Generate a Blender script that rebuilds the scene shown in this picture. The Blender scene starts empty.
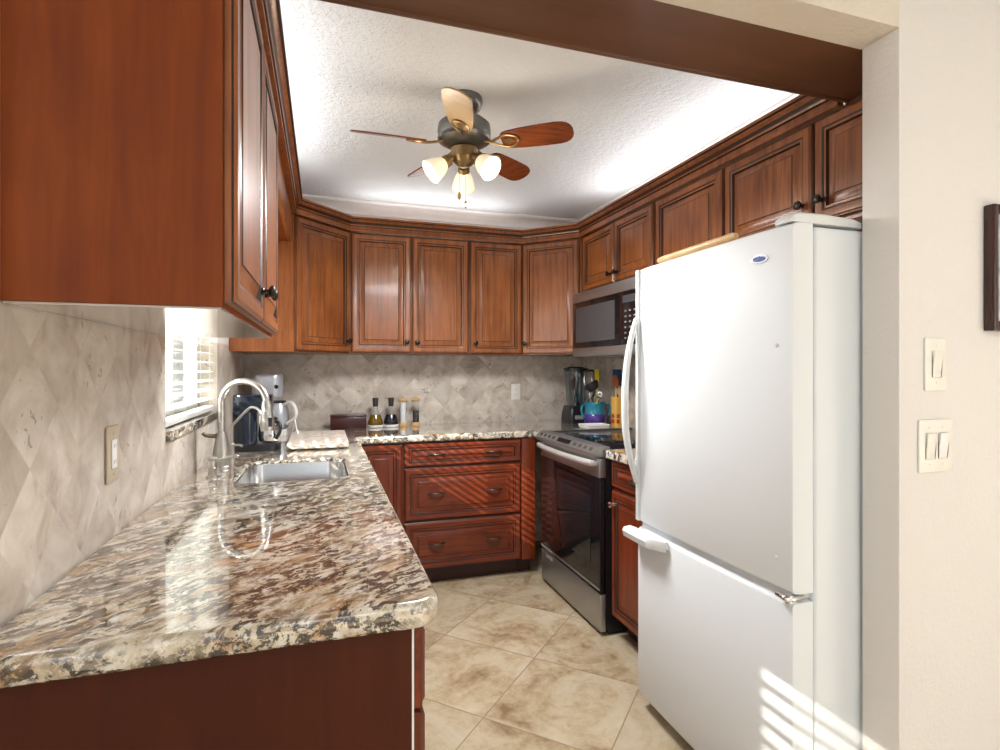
import bpy, bmesh, math, random
from mathutils import Vector, Matrix
random.seed(7)
PI = math.pi
S = bpy.context.scene
C = S.collection

# ------------------------------------------------------------------ camera, world, sun, exposure
YAW = 0.3127
cam_d = bpy.data.cameras.new('camera'); cam = bpy.data.objects.new('camera', cam_d); C.objects.link(cam)
cam.location = (0, 0, 1.308); cam.rotation_euler = (PI/2, 0, -YAW)
cam_d.sensor_width = 36; cam_d.lens = 549.05/1000*36; cam_d.shift_y = -0.0067
cam_d.clip_start = 0.02
S.camera = cam
S.view_settings.view_transform = 'Standard'; S.view_settings.look = 'None'
S.view_settings.gamma = 1; S.view_settings.use_curve_mapping = False
S.view_settings.exposure = 0.0

SKY, SKY_SUN = 0.72, 4.2       # sky brightness away from and toward the sun's side
w = bpy.data.worlds.new('world'); S.world = w; w.use_nodes = True
wb = w.node_tree.nodes['Background']
wb.inputs[0].default_value = (0.95, 0.98, 1.0, 1)
_nt = w.node_tree
def _wn(t, **k):
    x = _nt.nodes.new(t)
    for a_, b_ in k.items(): setattr(x, a_, b_)
    return x
_tc = _wn('ShaderNodeTexCoord'); _dp = _wn('ShaderNodeVectorMath', operation='DOT_PRODUCT')
_nt.links.new(_tc.outputs['Generated'], _dp.inputs[0]); _dp.inputs[1].default_value = Vector((-1, -0.15, 0.35)).normalized()
_mr = _wn('ShaderNodeMapRange'); _nt.links.new(_dp.outputs['Value'], _mr.inputs[0])
_mr.inputs[1].default_value = 0.2; _mr.inputs[2].default_value = 0.95; _mr.inputs[3].default_value = SKY; _mr.inputs[4].default_value = SKY_SUN
_nt.links.new(_mr.outputs[0], wb.inputs[1])

sun_d = bpy.data.lights.new('sun', 'SUN'); sun = bpy.data.objects.new('sun', sun_d); C.objects.link(sun)
sun.rotation_euler = Vector((1, 0.5, -0.7)).to_track_quat('-Z', 'Y').to_euler()
sun_d.energy = 24.0; sun_d.angle = 0.009; sun_d.color = (1.0, 0.93, 0.82)
sun.location = (-4, 0, 5)

def area(name, loc, size, sizey, energy, col=(1, 1, 1), rot=(0, 0, 0)):
    d = bpy.data.lights.new(name, 'AREA'); o = bpy.data.objects.new(name, d); C.objects.link(o)
    d.shape = 'RECTANGLE'; d.size = size; d.size_y = sizey; d.energy = energy; d.color = col
    o.location = loc; o.rotation_euler = rot
    return o
area('added_dining_fill', (0.5, -0.6, 2.40), 1.2, 1.0, 8, (1, 0.98, 0.93))  # added fill over the dining side, not a known lamp
# added fill lights hidden on the wall cabinets, brightening the ceiling
area('added_ceiling_fill', (1.77, 2.30, 2.185), .22, 1.7, 9, (.94, .975, 1), (0, PI-.9, 0))
area('added_ceiling_fill', (0.73, 3.70, 2.185), 1.0, .22, 4, (.94, .975, 1), (-(PI-.9), 0, 0))
area('added_ceiling_fill', (-.32, 2.30, 2.185), .22, 1.7, 7.5, (.94, .975, 1), (0, -(PI-.9), 0))

# ------------------------------------------------------------------ helpers
def tag(o, label=None, cat=None, group=None, kind=None):
    if label: o['label'] = label
    if cat: o['category'] = cat
    if group: o['group'] = group
    if kind: o['kind'] = kind
    return o
def thing(name, label, cat, loc=(0, 0, 0), rotz=0.0, group=None):
    o = bpy.data.objects.new(name, None); C.objects.link(o)
    o.location = loc; o.rotation_euler = (0, 0, rotz); o.empty_display_size = 0.05
    return tag(o, label, cat, group)
def obj(name, bm, mats, parent=None, label=None, angle=38):
    me = bpy.data.meshes.new(name)
    bmesh.ops.recalc_face_normals(bm, faces=bm.faces[:])
    bm.to_mesh(me); bm.free()
    if not isinstance(mats, (list, tuple)): mats = [mats]
    for m in mats: me.materials.append(m)
    for p in me.polygons: p.use_smooth = True
    me.set_sharp_from_angle(angle=math.radians(angle))
    o = bpy.data.objects.new(name, me); C.objects.link(o)
    if parent: o.parent = parent
    if label: o['label'] = label
    return o
def struct(name, bm, mats, parent=None):
    o = obj(name, bm, mats, parent)
    if parent is None: o['kind'] = 'structure'
    return o
def B(): return bmesh.new()
def box(bm, x0, x1, y0, y1, z0, z1, bev=0.0, seg=2, mi=0, M=None):
    r = bmesh.ops.create_cube(bm, size=1)
    vs = r['verts']
    for v in vs:
        v.co = Vector((x0+(v.co.x+.5)*(x1-x0), y0+(v.co.y+.5)*(y1-y0), z0+(v.co.z+.5)*(z1-z0)))
    fs = {f for v in vs for f in v.link_faces}
    for f in fs: f.material_index = mi
    if bev > 0:
        es = list({e for v in vs for e in v.link_edges})
        rr = bmesh.ops.bevel(bm, geom=es, offset=bev, segments=seg, affect='EDGES', profile=0.5)
        vs = list({v for f in rr['faces'] for v in f.verts} | {v for v in vs if v.is_valid})
        for f in {f for v in vs for f in v.link_faces}: f.material_index = mi
    if M is not None:
        for v in vs: v.co = M @ v.co
    return vs
def bx(*a, **k):
    bm = B(); box(bm, *a, **k); return bm
def lathe(bm, prof, seg=28, M=None, mi=0, caps=True):
    M = M or Matrix.Identity(4)
    rings = []
    for r, z in prof:
        if r < 1e-6: rings.append([bm.verts.new(M @ Vector((0, 0, z)))])
        else: rings.append([bm.verts.new(M @ Vector((r*math.cos(2*PI*i/seg), r*math.sin(2*PI*i/seg), z))) for i in range(seg)])
    for a, b in zip(rings, rings[1:]):
        for i in range(seg):
            j = (i+1) % seg
            if len(a) == 1 and len(b) == 1: continue
            if len(a) == 1: f = bm.faces.new((a[0], b[i], b[j]))
            elif len(b) == 1: f = bm.faces.new((a[i], a[j], b[0]))
            else: f = bm.faces.new((a[i], a[j], b[j], b[i]))
            f.material_index = mi
    if caps:
        for r in (rings[0], rings[-1]):
            if len(r) > 2: bm.faces.new(r).material_index = mi
    return bm
def tube(bm, pts, r, seg=12, caps=True, mi=0, flat=1.0):
    pts = [Vector(p) for p in pts]; n = len(pts)
    rs = r if isinstance(r, (list, tuple)) else [r]*n
    t0 = (pts[1]-pts[0]).normalized()
    up = Vector((0, 0, 1)) if abs(t0.z) < 0.9 else Vector((1, 0, 0))
    nx = t0.cross(up).normalized(); rings = []
    for i, p in enumerate(pts):
        t = (pts[min(i+1, n-1)]-pts[max(i-1, 0)]).normalized()
        nx = (nx - t*nx.dot(t)).normalized(); ny = t.cross(nx)
        rings.append([bm.verts.new(p + rs[i]*(math.cos(2*PI*k/seg)*nx + flat*math.sin(2*PI*k/seg)*ny)) for k in range(seg)])
    for a, b in zip(rings, rings[1:]):
        for k in range(seg):
            bm.faces.new((a[k], a[(k+1) % seg], b[(k+1) % seg], b[k])).material_index = mi
    if caps:
        bm.faces.new(rings[0]).material_index = mi; bm.faces.new(rings[-1]).material_index = mi
    return bm
def curve_pts(ctrl, n=8):
    P = [Vector(c) for c in ctrl]; P = [2*P[0]-P[1]] + P + [2*P[-1]-P[-2]]; out = []
    for i in range(1, len(P)-2):
        for k in range(n):
            t = k/n; a, b, c, d = P[i-1:i+3]
            out.append(0.5*((2*b)+(c-a)*t+(2*a-5*b+4*c-d)*t*t+(3*b-a-3*c+d)*t**3))
    out.append(P[-2]); return out
def loft(bm, rings, cap0=True, cap1=True, mi=0):
    R = [[bm.verts.new(p) for p in r] for r in rings]
    for a, b in zip(R, R[1:]):
        for i in range(len(a)):
            j = (i+1) % len(a)
            bm.faces.new((a[i], a[j], b[j], b[i])).material_index = mi
    if cap0: bm.faces.new(R[0]).material_index = mi
    if cap1: bm.faces.new(R[-1]).material_index = mi
    return bm
def rrect(x0, x1, y0, y1, r, n=6):
    out = []
    for cx, cy, a in ((x1-r, y0+r, -PI/2), (x1-r, y1-r, 0), (x0+r, y1-r, PI/2), (x0+r, y0+r, PI)):
        for k in range(n+1):
            t = a+k*PI/2/n; out.append((cx+r*math.cos(t), cy+r*math.sin(t)))
    return out
def prism(bm, poly, z0, z1, mi=0):
    return loft(bm, [[Vector((x, y, z0)) for x, y in poly], [Vector((x, y, z1)) for x, y in poly]], mi=mi)
def T(x=0, y=0, z=0): return Matrix.Translation((x, y, z))
def RX(a): return Matrix.Rotation(a, 4, 'X')
def RY(a): return Matrix.Rotation(a, 4, 'Y')
def RZ(a): return Matrix.Rotation(a, 4, 'Z')
def slab_curve(name, loops, z0, z1, bev, mat):
    """rounded slab from 2D outlines (first the outer loop, then holes)"""
    cu = bpy.data.curves.new(name, 'CURVE'); cu.dimensions = '2D'; cu.fill_mode = 'BOTH'
    for lp in loops:
        sp = cu.splines.new('POLY'); sp.points.add(len(lp)-1)
        for p, (x, y) in zip(sp.points, lp): p.co = (x, y, 0, 1)
        sp.use_cyclic_u = True
    cu.extrude = (z1-z0)/2-bev; cu.bevel_depth = bev; cu.bevel_resolution = 4; cu.offset = -bev
    o = bpy.data.objects.new(name+'_c', cu); C.objects.link(o)
    dg = bpy.context.evaluated_depsgraph_get()
    me = bpy.data.meshes.new_from_object(o.evaluated_get(dg))
    bpy.data.objects.remove(o); bpy.data.curves.remove(cu)
    me.transform(T(0, 0, (z0+z1)/2)); me.name = name
    me.materials.clear(); me.materials.append(mat)
    for p in me.polygons: p.use_smooth = True; p.material_index = 0
    me.set_sharp_from_angle(angle=math.radians(40))
    ob = bpy.data.objects.new(name, me); C.objects.link(ob); return ob

# ------------------------------------------------------------------ materials
class N:
    def __init__(s, name):
        s.m = bpy.data.materials.new(name); s.m.use_nodes = True
        s.t = s.m.node_tree; s.n = s.t.nodes; s.l = s.t.links
        s.b = s.n['Principled BSDF']
    def new(s, t, **kw):
        x = s.n.new(t)
        for k, v in kw.items(): setattr(x, k, v)
        return x
    def put(s, sock, v):
        if isinstance(v, bpy.types.NodeSocket): s.l.new(v, sock)
        else: sock.default_value = v
    def math(s, op, a, b=0.0, c=0.0):
        x = s.new('ShaderNodeMath', operation=op)
        s.put(x.inputs[0], a); s.put(x.inputs[1], b); s.put(x.inputs[2], c); return x.outputs[0]
    def obj(s): return s.new('ShaderNodeTexCoord').outputs['Object']
    def map(s, vec, scale=(1, 1, 1), rot=(0, 0, 0), loc=(0, 0, 0)):
        x = s.new('ShaderNodeMapping'); s.l.new(vec, x.inputs[0])
        x.inputs['Scale'].default_value = scale; x.inputs['Rotation'].default_value = rot; x.inputs['Location'].default_value = loc
        return x.outputs[0]
    def noise(s, vec, scale, detail=4, rough=0.55, dist=0.0):
        x = s.new('ShaderNodeTexNoise'); s.l.new(vec, x.inputs['Vector'])
        x.inputs['Scale'].default_value = scale; x.inputs['Detail'].default_value = detail
        x.inputs['Roughness'].default_value = rough; x.inputs['Distortion'].default_value = dist
        return x.outputs['Fac']
    def ramp(s, f, stops, interp='LINEAR'):
        x = s.new('ShaderNodeValToRGB'); s.l.new(f, x.inputs[0]); e = x.color_ramp.elements
        x.color_ramp.interpolation = interp
        while len(e) < len(stops): e.new(0.5)
        for q, (p, c) in zip(e, stops):
            q.position = p; q.color = (*c, 1) if len(c) == 3 else c
        return x.outputs[0]
    def mix(s, f, a, b, mode='MIX'):
        x = s.new('ShaderNodeMix', data_type='RGBA', blend_type=mode)
        s.put(x.inputs[0], f)
        for k, v in ((6, a), (7, b)):
            s.put(x.inputs[k], (*v, 1) if isinstance(v, tuple) and len(v) == 3 else v)
        return x.outputs[2]
    def bump(s, h, strength=0.2, dist=0.01):
        x = s.new('ShaderNodeBump'); s.l.new(h, x.inputs['Height'])
        x.inputs['Strength'].default_value = strength; x.inputs['Distance'].default_value = dist
        s.l.new(x.outputs[0], s.b.inputs['Normal'])
    def set(s, color=None, rough=0.5, metal=0.0, coat=0.0, spec=None, crough=0.08):
        if color is not None: s.put(s.b.inputs['Base Color'], (*color, 1) if isinstance(color, tuple) and len(color) == 3 else color)
        s.put(s.b.inputs['Roughness'], rough); s.put(s.b.inputs['Metallic'], metal)
        s.put(s.b.inputs['Coat Weight'], coat); s.b.inputs['Coat Roughness'].default_value = crough
        if spec is not None: s.b.inputs['Specular IOR Level'].default_value = spec
        return s.m
def plain(name, color, rough=0.5, metal=0.0, coat=0.0, var=0.06, scale=20, spec=None):
    s = N(name); n = s.noise(s.obj(), scale, 3)
    c = s.mix(n, tuple(max(0, x*(1-var)) for x in color), tuple(min(1, x*(1+var)) for x in color))
    return s.set(c, rough, metal, coat, spec)
def emis(name, color, strength, base=None):
    s = N(name); s.set(base or color, 0.4)
    s.b.inputs['Emission Color'].default_value = (*color, 1); s.b.inputs['Emission Strength'].default_value = strength
    return s.m
def wood(name, dark, light, scale=(20, 20, 1.3), rough=0.34, coat=0.16, big=0.42, spec=.4):
    s = N(name); o = s.obj()
    oi = s.new('ShaderNodeObjectInfo')
    off = s.new('ShaderNodeVectorMath', operation='ADD'); s.l.new(o, off.inputs[0])
    cv = s.new('ShaderNodeCombineXYZ')
    for i in range(3): s.put(cv.inputs[i], s.math('MULTIPLY', oi.outputs['Random'], 7.0+i))
    s.l.new(cv.outputs[0], off.inputs[1]); v = off.outputs[0]
    g = s.noise(s.map(v, scale), 2.2, 6, 0.62, 0.6)
    fine = s.noise(s.map(v, (scale[0]*9, scale[1]*9, scale[2]*3)), 1.5, 2)
    blot = s.noise(s.map(v, (1.0, 1.0, .8)), 3.2, 3)
    f = s.math('ADD', s.math('MULTIPLY', g, .50), s.math('ADD', s.math('MULTIPLY', fine, .09), s.math('MULTIPLY', blot, big)))
    c = s.ramp(f, [(.36, dark), (.55, tuple((a+b)/2 for a, b in zip(dark, light))), (.74, light)])
    s.bump(fine, 0.03, 0.002)
    return s.set(c, rough, 0, coat, spec, crough=0.12)
CH_D, CH_L = (0.14, 0.036, 0.010), (0.50, 0.178, 0.052)
m_wood = wood('cherry_wood', CH_D, CH_L)
m_woodh = wood('cherry_wood_horizontal', CH_D, CH_L, scale=(1.6, 26, 26))
m_panel = wood('cherry_veneer', (0.155, 0.030, 0.005), (0.31, 0.070, 0.010), scale=(9, 9, .8), rough=0.5, coat=0.0, spec=.22)
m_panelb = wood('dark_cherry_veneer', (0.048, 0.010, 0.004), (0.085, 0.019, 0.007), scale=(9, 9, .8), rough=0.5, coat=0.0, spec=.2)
m_glaze = plain('dark_glaze', (0.028, 0.009, 0.005), 0.4)
m_base = wood('red_cherry_wood', (0.090, 0.014, 0.0045), (0.27, 0.048, 0.014))
m_baseh = wood('red_cherry_wood_horizontal', (0.090, 0.014, 0.0045), (0.27, 0.048, 0.014), scale=(1.6, 26, 26))
m_toe = plain('toe_kick_brown', (0.045, 0.012, 0.007), 0.5)
m_lam = plain('pale_laminate', (0.47, 0.405, 0.34), 0.16, coat=0.5, var=.04)
m_inner = plain('cabinet_inside', (0.40, 0.28, 0.18), 0.5)
m_beam = wood('brown_beam_paint', (0.11, 0.042, 0.016), (0.165, 0.066, 0.027), scale=(.8, 9, 9), rough=0.45, coat=0.1)
m_fan = wood('fan_blade_wood', (0.10, 0.020, 0.006), (0.34, 0.085, 0.02), scale=(1.5, 24, 24), rough=.25)
m_fanlit = wood('fan_blade_lit', (0.48, 0.32, 0.16), (0.72, 0.54, 0.32), scale=(1.5, 20, 20), rough=.3)  # light reflected by the near blade's underside, put into its colour
m_bamboo = wood('pale_wood', (0.55, 0.33, 0.13), (0.78, 0.55, 0.28), scale=(8, 8, 1.2), rough=.45, coat=.1)
m_maroon = wood('maroon_wood', (0.035, 0.008, 0.008), (0.075, 0.016, 0.014), scale=(2, 22, 22))

def plaster(name, color, sc=70, st=0.35, rough=0.85):
    s = N(name); o = s.obj()
    a = s.noise(o, sc, 5, .6); b = s.noise(o, sc*3.1, 3, .5)
    h = s.math('ADD', s.math('MULTIPLY', s.math('SMOOTH_MIN', a, .56, .1), 1.4), s.math('MULTIPLY', b, .3))
    s.bump(h, st, 0.010)
    n = s.noise(o, 2.0, 2)
    return s.set(s.mix(n, tuple(x*.97 for x in color), color), rough)
m_ceil = plaster('textured_ceiling', (0.825, 0.855, 0.875), 42, 1.0)
m_wall = plaster('cream_wall', (0.765, 0.735, 0.70), 85, 0.28)
m_head = plaster('header_plaster', (0.74, 0.67, 0.57), 60, 0.6)
m_white = plain('white_paint', (0.84, 0.84, 0.82), 0.45)

def stone(name, ax, tile=0.146, off=(0, 0)):
    """tumbled travertine laid on the diagonal; ax = horizontal axis of the wall"""
    s = N(name); o = s.obj(); sp = s.new('ShaderNodeSeparateXYZ'); s.l.new(o, sp.inputs[0])
    h = s.math('ADD', sp.outputs[ax], off[0]); z = s.math('ADD', sp.outputs[2], off[1])
    k = 1/(tile*math.sqrt(2))
    a = s.math('MULTIPLY', s.math('ADD', h, z), k); b = s.math('MULTIPLY', s.math('SUBTRACT', h, z), k)
    ca = s.new('ShaderNodeCombineXYZ'); s.put(ca.inputs[0], s.math('FLOOR', a)); s.put(ca.inputs[1], s.math('FLOOR', b))
    wn = s.new('ShaderNodeTexWhiteNoise', noise_dimensions='2D'); s.l.new(ca.outputs[0], wn.inputs['Vector'])
    def edge(x):
        f = s.math('FRACT', x); return s.math('MINIMUM', f, s.math('SUBTRACT', 1.0, f))
    e = s.math('MINIMUM', edge(a), edge(b))
    wob = s.math('MULTIPLY', s.noise(o, 40, 2), 0.012)
    grout = s.math('LESS_THAN', s.math('ADD', e, wob), 0.019)
    # per-tile shifted veining
    sh = s.new('ShaderNodeVectorMath', operation='MULTIPLY_ADD'); s.l.new(wn.outputs['Color'], sh.inputs[0])
    sh.inputs[1].default_value = (9, 9, 9); s.l.new(o, sh.inputs[2])
    n1 = s.noise(sh.outputs[0], 9, 6, .6, .6); n2 = s.noise(sh.outputs[0], 60, 5, .7)
    base = s.ramp(n1, [(.30, (.41, .34, .28)), (.44, (.575, .51, .44)), (.55, (.655, .60, .535)), (.68, (.74, .705, .655))])
    tint = s.ramp(wn.outputs['Value'], [(0, (.82, .79, .76)), (.5, (.99, .975, .955)), (1, (1.06, 1.05, 1.03))])
    base = s.mix(1.0, base, tint, 'MULTIPLY')
    pits = s.ramp(n2, [(.30, (1, 1, 1)), (.37, (0, 0, 0))])
    v = s.noise(s.map(sh.outputs[0], (1, 1, 1)), 5.5, 5, .65, 1.2)
    vm = s.math('MULTIPLY', s.math('GREATER_THAN', s.noise(sh.outputs[0], 48, 3, .6, .5), .60), s.math('GREATER_THAN', s.noise(o, 8, 2), .60))
    base = s.mix(s.math('MULTIPLY', pits, .45), base, (.25, .17, .12))
    base = s.mix(s.math('MULTIPLY', vm, .6), base, (.20, .15, .12))
    c = s.mix(s.math('MULTIPLY', grout, .5), base, (.56, .50, .43))
    hgt = s.math('ADD', s.math('MULTIPLY', s.math('SUBTRACT', 1.0, grout), .6), s.math('MULTIPLY', s.math('SUBTRACT', 1.0, pits), .4))
    s.bump(hgt, 0.22, 0.003)
    return s.set(c, s.math('MULTIPLY_ADD', n1, .2, .22), 0, 0.15)
m_tile_l = stone('travertine_left', 1)
m_tile_b = stone('travertine_back', 0)

def floor_mat():
    s = N('floor_tile'); o = s.obj(); sp = s.new('ShaderNodeSeparateXYZ'); s.l.new(o, sp.inputs[0])
    P = 0.672
    a = s.math('DIVIDE', s.math('SUBTRACT', s.math('ADD', sp.outputs[0], sp.outputs[1]), 2.548), P)
    b = s.math('DIVIDE', s.math('SUBTRACT', s.math('SUBTRACT', sp.outputs[1], sp.outputs[0]), 1.402), P)
    ca = s.new('ShaderNodeCombineXYZ'); s.put(ca.inputs[0], s.math('FLOOR', a)); s.put(ca.inputs[1], s.math('FLOOR', b))
    wn = s.new('ShaderNodeTexWhiteNoise', noise_dimensions='2D'); s.l.new(ca.outputs[0], wn.inputs['Vector'])
    def edge(x):
        f = s.math('FRACT', x); return s.math('MINIMUM', f, s.math('SUBTRACT', 1.0, f))
    grout = s.math('LESS_THAN', s.math('MINIMUM', edge(a), edge(b)), 0.0055)
    sh = s.new('ShaderNodeVectorMath', operation='MULTIPLY_ADD'); s.l.new(wn.outputs['Color'], sh.inputs[0])
    sh.inputs[1].default_value = (11, 11, 11); s.l.new(o, sh.inputs[2])
    n1 = s.noise(sh.outputs[0], 3.4, 7, .62, 1.0); n2 = s.noise(sh.outputs[0], 22, 5, .65, .5)
    n = s.math('ADD', s.math('MULTIPLY', n1, .72), s.math('MULTIPLY', n2, .28))
    base = s.ramp(n, [(.36, (.25, .165, .09)), (.455, (.42, .32, .195)), (.54, (.52, .43, .295)), (.66, (.58, .51, .385))])
    tint = s.ramp(wn.outputs['Value'], [(0, (.92, .91, .9)), (1, (1.06, 1.06, 1.05))])
    base = s.mix(1.0, base, tint, 'MULTIPLY')
    s.bump(s.math('SUBTRACT', 1.0, grout), .3, .002)
    return s.set(s.mix(s.math('MULTIPLY', grout, .8), base, (.27, .19, .12)), 0.33, 0, 0.12)
m_floor = floor_mat()

def granite():
    s = N('granite'); o = s.obj()
    cw = s.new('ShaderNodeTexNoise'); s.l.new(o, cw.inputs['Vector']); cw.inputs['Scale'].default_value = 5; cw.inputs['Detail'].default_value = 3
    v = s.map(s.map(o, rot=(0, 0, math.radians(-42))), (.92, 1.75, 1.45))
    wv = s.new('ShaderNodeVectorMath', operation='MULTIPLY_ADD')
    s.l.new(cw.outputs['Color'], wv.inputs[0]); wv.inputs[1].default_value = (.10, .10, .10); s.l.new(v, wv.inputs[2]); vv = wv.outputs[0]
    cream = s.ramp(s.noise(vv, 20, 5, .6), [(.34, (.38, .29, .185)), (.48, (.62, .54, .41)), (.62, (.78, .74, .66))])
    gold = s.ramp(s.noise(vv, 7.0, 3, .5), [(.56, (0, 0, 0)), (.64, (1, 1, 1))])
    c = s.mix(s.math('MULTIPLY', gold, .75), cream, (.45, .235, .075))
    brown = s.ramp(s.noise(vv, 17, 5, .66, .3), [(.545, (0, 0, 0)), (.60, (1, 1, 1))])
    c = s.mix(s.math('MULTIPLY', brown, .8), c, (.15, .108, .082))
    zone = s.ramp(s.noise(vv, 7.5, 3, .5), [(.34, (.12, .12, .12)), (.48, (1, 1, 1))])
    blk = s.ramp(s.noise(vv, 33, 6, .72, .4), [(.485, (0, 0, 0)), (.525, (1, 1, 1))])
    c = s.mix(s.math('MULTIPLY', s.math('MULTIPLY', blk, zone), .93), c, (.030, .025, .024))
    wh = s.ramp(s.noise(vv, 46, 4, .6), [(.60, (0, 0, 0)), (.66, (1, 1, 1))])
    c = s.mix(s.math('MULTIPLY', wh, .75), c, (.80, .77, .71))
    fl = s.ramp(s.noise(o, 150, 3, .7), [(.33, (1, 1, 1)), (.39, (0, 0, 0))])
    c = s.mix(s.math('MULTIPLY', fl, .6), c, (.06, .05, .05))
    s.b.inputs['Coat IOR'].default_value = 1.62
    return s.set(c, 0.08, 0, 1.0, spec=.6, crough=.012)
m_granite = granite()
m_board = N('pale_stone'); _n = m_board.noise(m_board.map(m_board.obj(), (14, 34, 14)), 2, 5, .65)
m_board = m_board.set(m_board.ramp(_n, [(.36, (.30, .22, .16)), (.45, (.62, .54, .45)), (.6, (.78, .73, .66))]), .45)

m_ss = N('brushed_stainless')
_o = m_ss.obj(); _n = m_ss.noise(m_ss.map(_o, (3, 3, 220)), 2, 3)
m_ss = m_ss.set(m_ss.mix(_n, (.36, .36, .36), (.48, .48, .475)), 0.40, .9)
m_sink = plain('sink_steel', (.62, .63, .64), 0.2, 1.0)
m_nickel = plain('brushed_nickel', (.52, .505, .48), 0.33, 1.0)
m_chrome = plain('chrome', (.82, .82, .83), 0.08, 1.0)
m_bronze = plain('dark_bronze', (.045, .038, .034), 0.3, 0.85)
m_pewter = plain('dark_pewter', (.12, .11, .10), 0.3, 0.9)
m_brass = plain('antique_brass', (.30, .21, .10), 0.32, 0.9)
m_fanmet = plain('fan_pewter', (.20, .20, .19), 0.28, 0.9)
m_blk = plain('black_plastic', (.014, .014, .016), 0.28)
m_blkglass = plain('black_glass', (.008, .008, .010), 0.06)
m_navy = plain('navy_gloss', (.006, .012, .024), 0.2, coat=.15)
m_grey = plain('grey_plastic', (.25, .25, .26), 0.4)
m_pad = plain('touch_pad_grey', (.05, .05, .052), .6)
m_mwwin = plain('microwave_window', (.07, .07, .075), 0.2, spec=.3)
m_fridge = N('fridge_white'); _n = m_fridge.noise(m_fridge.obj(), 420, 2); m_fridge.bump(_n, .05, .001)
m_fridge = m_fridge.set((.75, .785, .805), 0.5, 0, 0, .2)
m_fridgetrim = plain('fridge_white_trim', (.70, .72, .72), .4)
m_gasket = plain('gasket_grey', (.33, .34, .35), .6)
m_strip = plain('strip_grey', (.60, .62, .63), .5)
m_blind = plain('blind_white', (.66, .66, .64), .4)
m_ivory = plain('ivory_plastic', (.82, .80, .73), .35)
m_beige = plain('beige_plate', (.52, .43, .32), .4)
m_wplastic = plain('white_plastic', (.82, .81, .78), .35)
m_silverp = plain('silver_paint', (.50, .53, .58), .3, .5)
m_turq = plain('turquoise_glaze', (.01, .22, .33), .1, coat=.6)
m_purple = plain('purple_glaze', (.07, .035, .26), .1, coat=.6)
m_yellow = plain('yellow_plastic', (.78, .66, .03), .4)
m_mustard = plain('golden_card', (.74, .42, .08), .4)
m_red = plain('red_print', (.45, .04, .02), .45)
m_blue = plain('blue_silicone', (.012, .055, .17), .35)
m_orange = plain('rust_silicone', (.42, .10, .025), .4)
m_oil = plain('olive_oil', (.16, .09, .004), .12, coat=.5)
m_vin = plain('dark_vinegar', (.006, .006, .014), .12, coat=.5)
m_cork = plain('bottle_stopper', (.018, .016, .015), .5)
m_salt = plain('salt', (.85, .84, .82), .7)
m_pepper = plain('peppercorns', (.035, .03, .028), .7, var=.6, scale=260)
m_badge = plain('badge_blue', (.10, .14, .30), .2, .6)
m_picture = N('picture_print'); _n = m_picture.noise(m_picture.obj(), 9, 5, .6, .6)
m_picture = m_picture.set(m_picture.ramp(_n, [(.35, (.10, .12, .16)), (.5, (.33, .40, .47)), (.6, (.62, .65, .66)), (.72, (.35, .34, .36))]), .08, 0, .8)
m_frame = wood('mahogany_frame', (.022, .008, .007), (.075, .02, .016), rough=.2)
def glass(name, tint=(1, 1, 1), refl=.12, rough=.02):
    s = N(name); s.n.remove(s.b)
    tr = s.new('ShaderNodeBsdfTransparent'); tr.inputs[0].default_value = (*tint, 1)
    gl = s.new('ShaderNodeBsdfGlossy'); gl.inputs['Roughness'].default_value = rough
    lw = s.new('ShaderNodeLayerWeight'); lw.inputs[0].default_value = .5
    f = s.math('MULTIPLY_ADD', s.math('POWER', lw.outputs['Facing'], 4.0), .6, .04+refl*.2)
    mx = s.new('ShaderNodeMixShader'); s.l.new(f, mx.inputs[0]); s.l.new(tr.outputs[0], mx.inputs[1]); s.l.new(gl.outputs[0], mx.inputs[2])
    s.l.new(mx.outputs[0], s.n['Material Output'].inputs[0]); return s.m
m_pane = glass('window_glass', (.97, .99, .98))
m_clear = glass('clear_plastic', (.93, .95, .96), .1)
m_jar = glass('smoky_jar', (.72, .77, .80), .3)
m_shade = N('frosted_shade'); m_shade.set((.92, .86, .74), .35)
m_shade.b.inputs['Emission Color'].default_value = (1, .80, .50, 1); m_shade.b.inputs['Emission Strength'].default_value = 0.5
m_shade = m_shade.m
m_bulb = emis('lit_bulb', (1, .86, .62), 14)

# ------------------------------------------------------------------ room dimensions
XL, XR_, YB, ZC = -0.474, 1.93, 3.866, 2.44
YD0, YD1 = 1.008, 1.111          # dividing wall (its dining face, its kitchen face)
JX = 1.385                       # right jamb of the opening
ZH = 2.168                       # underside of header and beam
WY0, WY1, WZ0, WZ1 = 1.985, 2.885, 1.108, 2.0

# structure
struct('floor', bx(-1.63, 3.2, -2.2, YB+.12, -.06, 0), m_floor)
bm = B(); prism(bm, [(-1.63, -2.2), (3.2, -2.2), (3.2, YD1), (XR_+.13, YD1), (XR_+.13, YB+.12), (XL-.13, YB+.12), (XL-.13, YD1), (-1.63, YD1)], ZC, ZC+.06); struct('ceiling', bm, m_ceil)
bm = B()   # left wall with its window opening, stone to the cabinet line and paint above
for (a, b, c, d, mi) in ((YD0, WY0, -.0, 1.43, 0), (WY1, YB, 0, 1.43, 0), (WY0, WY1, 0, WZ0-.034, 0),
                         (YD0, WY0, 1.43, ZC, 1), (WY1, YB, 1.43, ZC, 1), (WY0, WY1, WZ1, ZC, 1)):
    box(bm, XL-.13, XL, a, b, c, d, mi=mi)
struct('wall_left', bm, [m_tile_l, m_wall])
bm = B(); box(bm, XL-.13, XR_+.13, YB, YB+.12, 0, 1.43, mi=0); box(bm, XL-.13, XR_+.13, YB, YB+.12, 1.43, ZC, mi=1)
struct('wall_back', bm, [m_tile_b, m_white])
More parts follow.
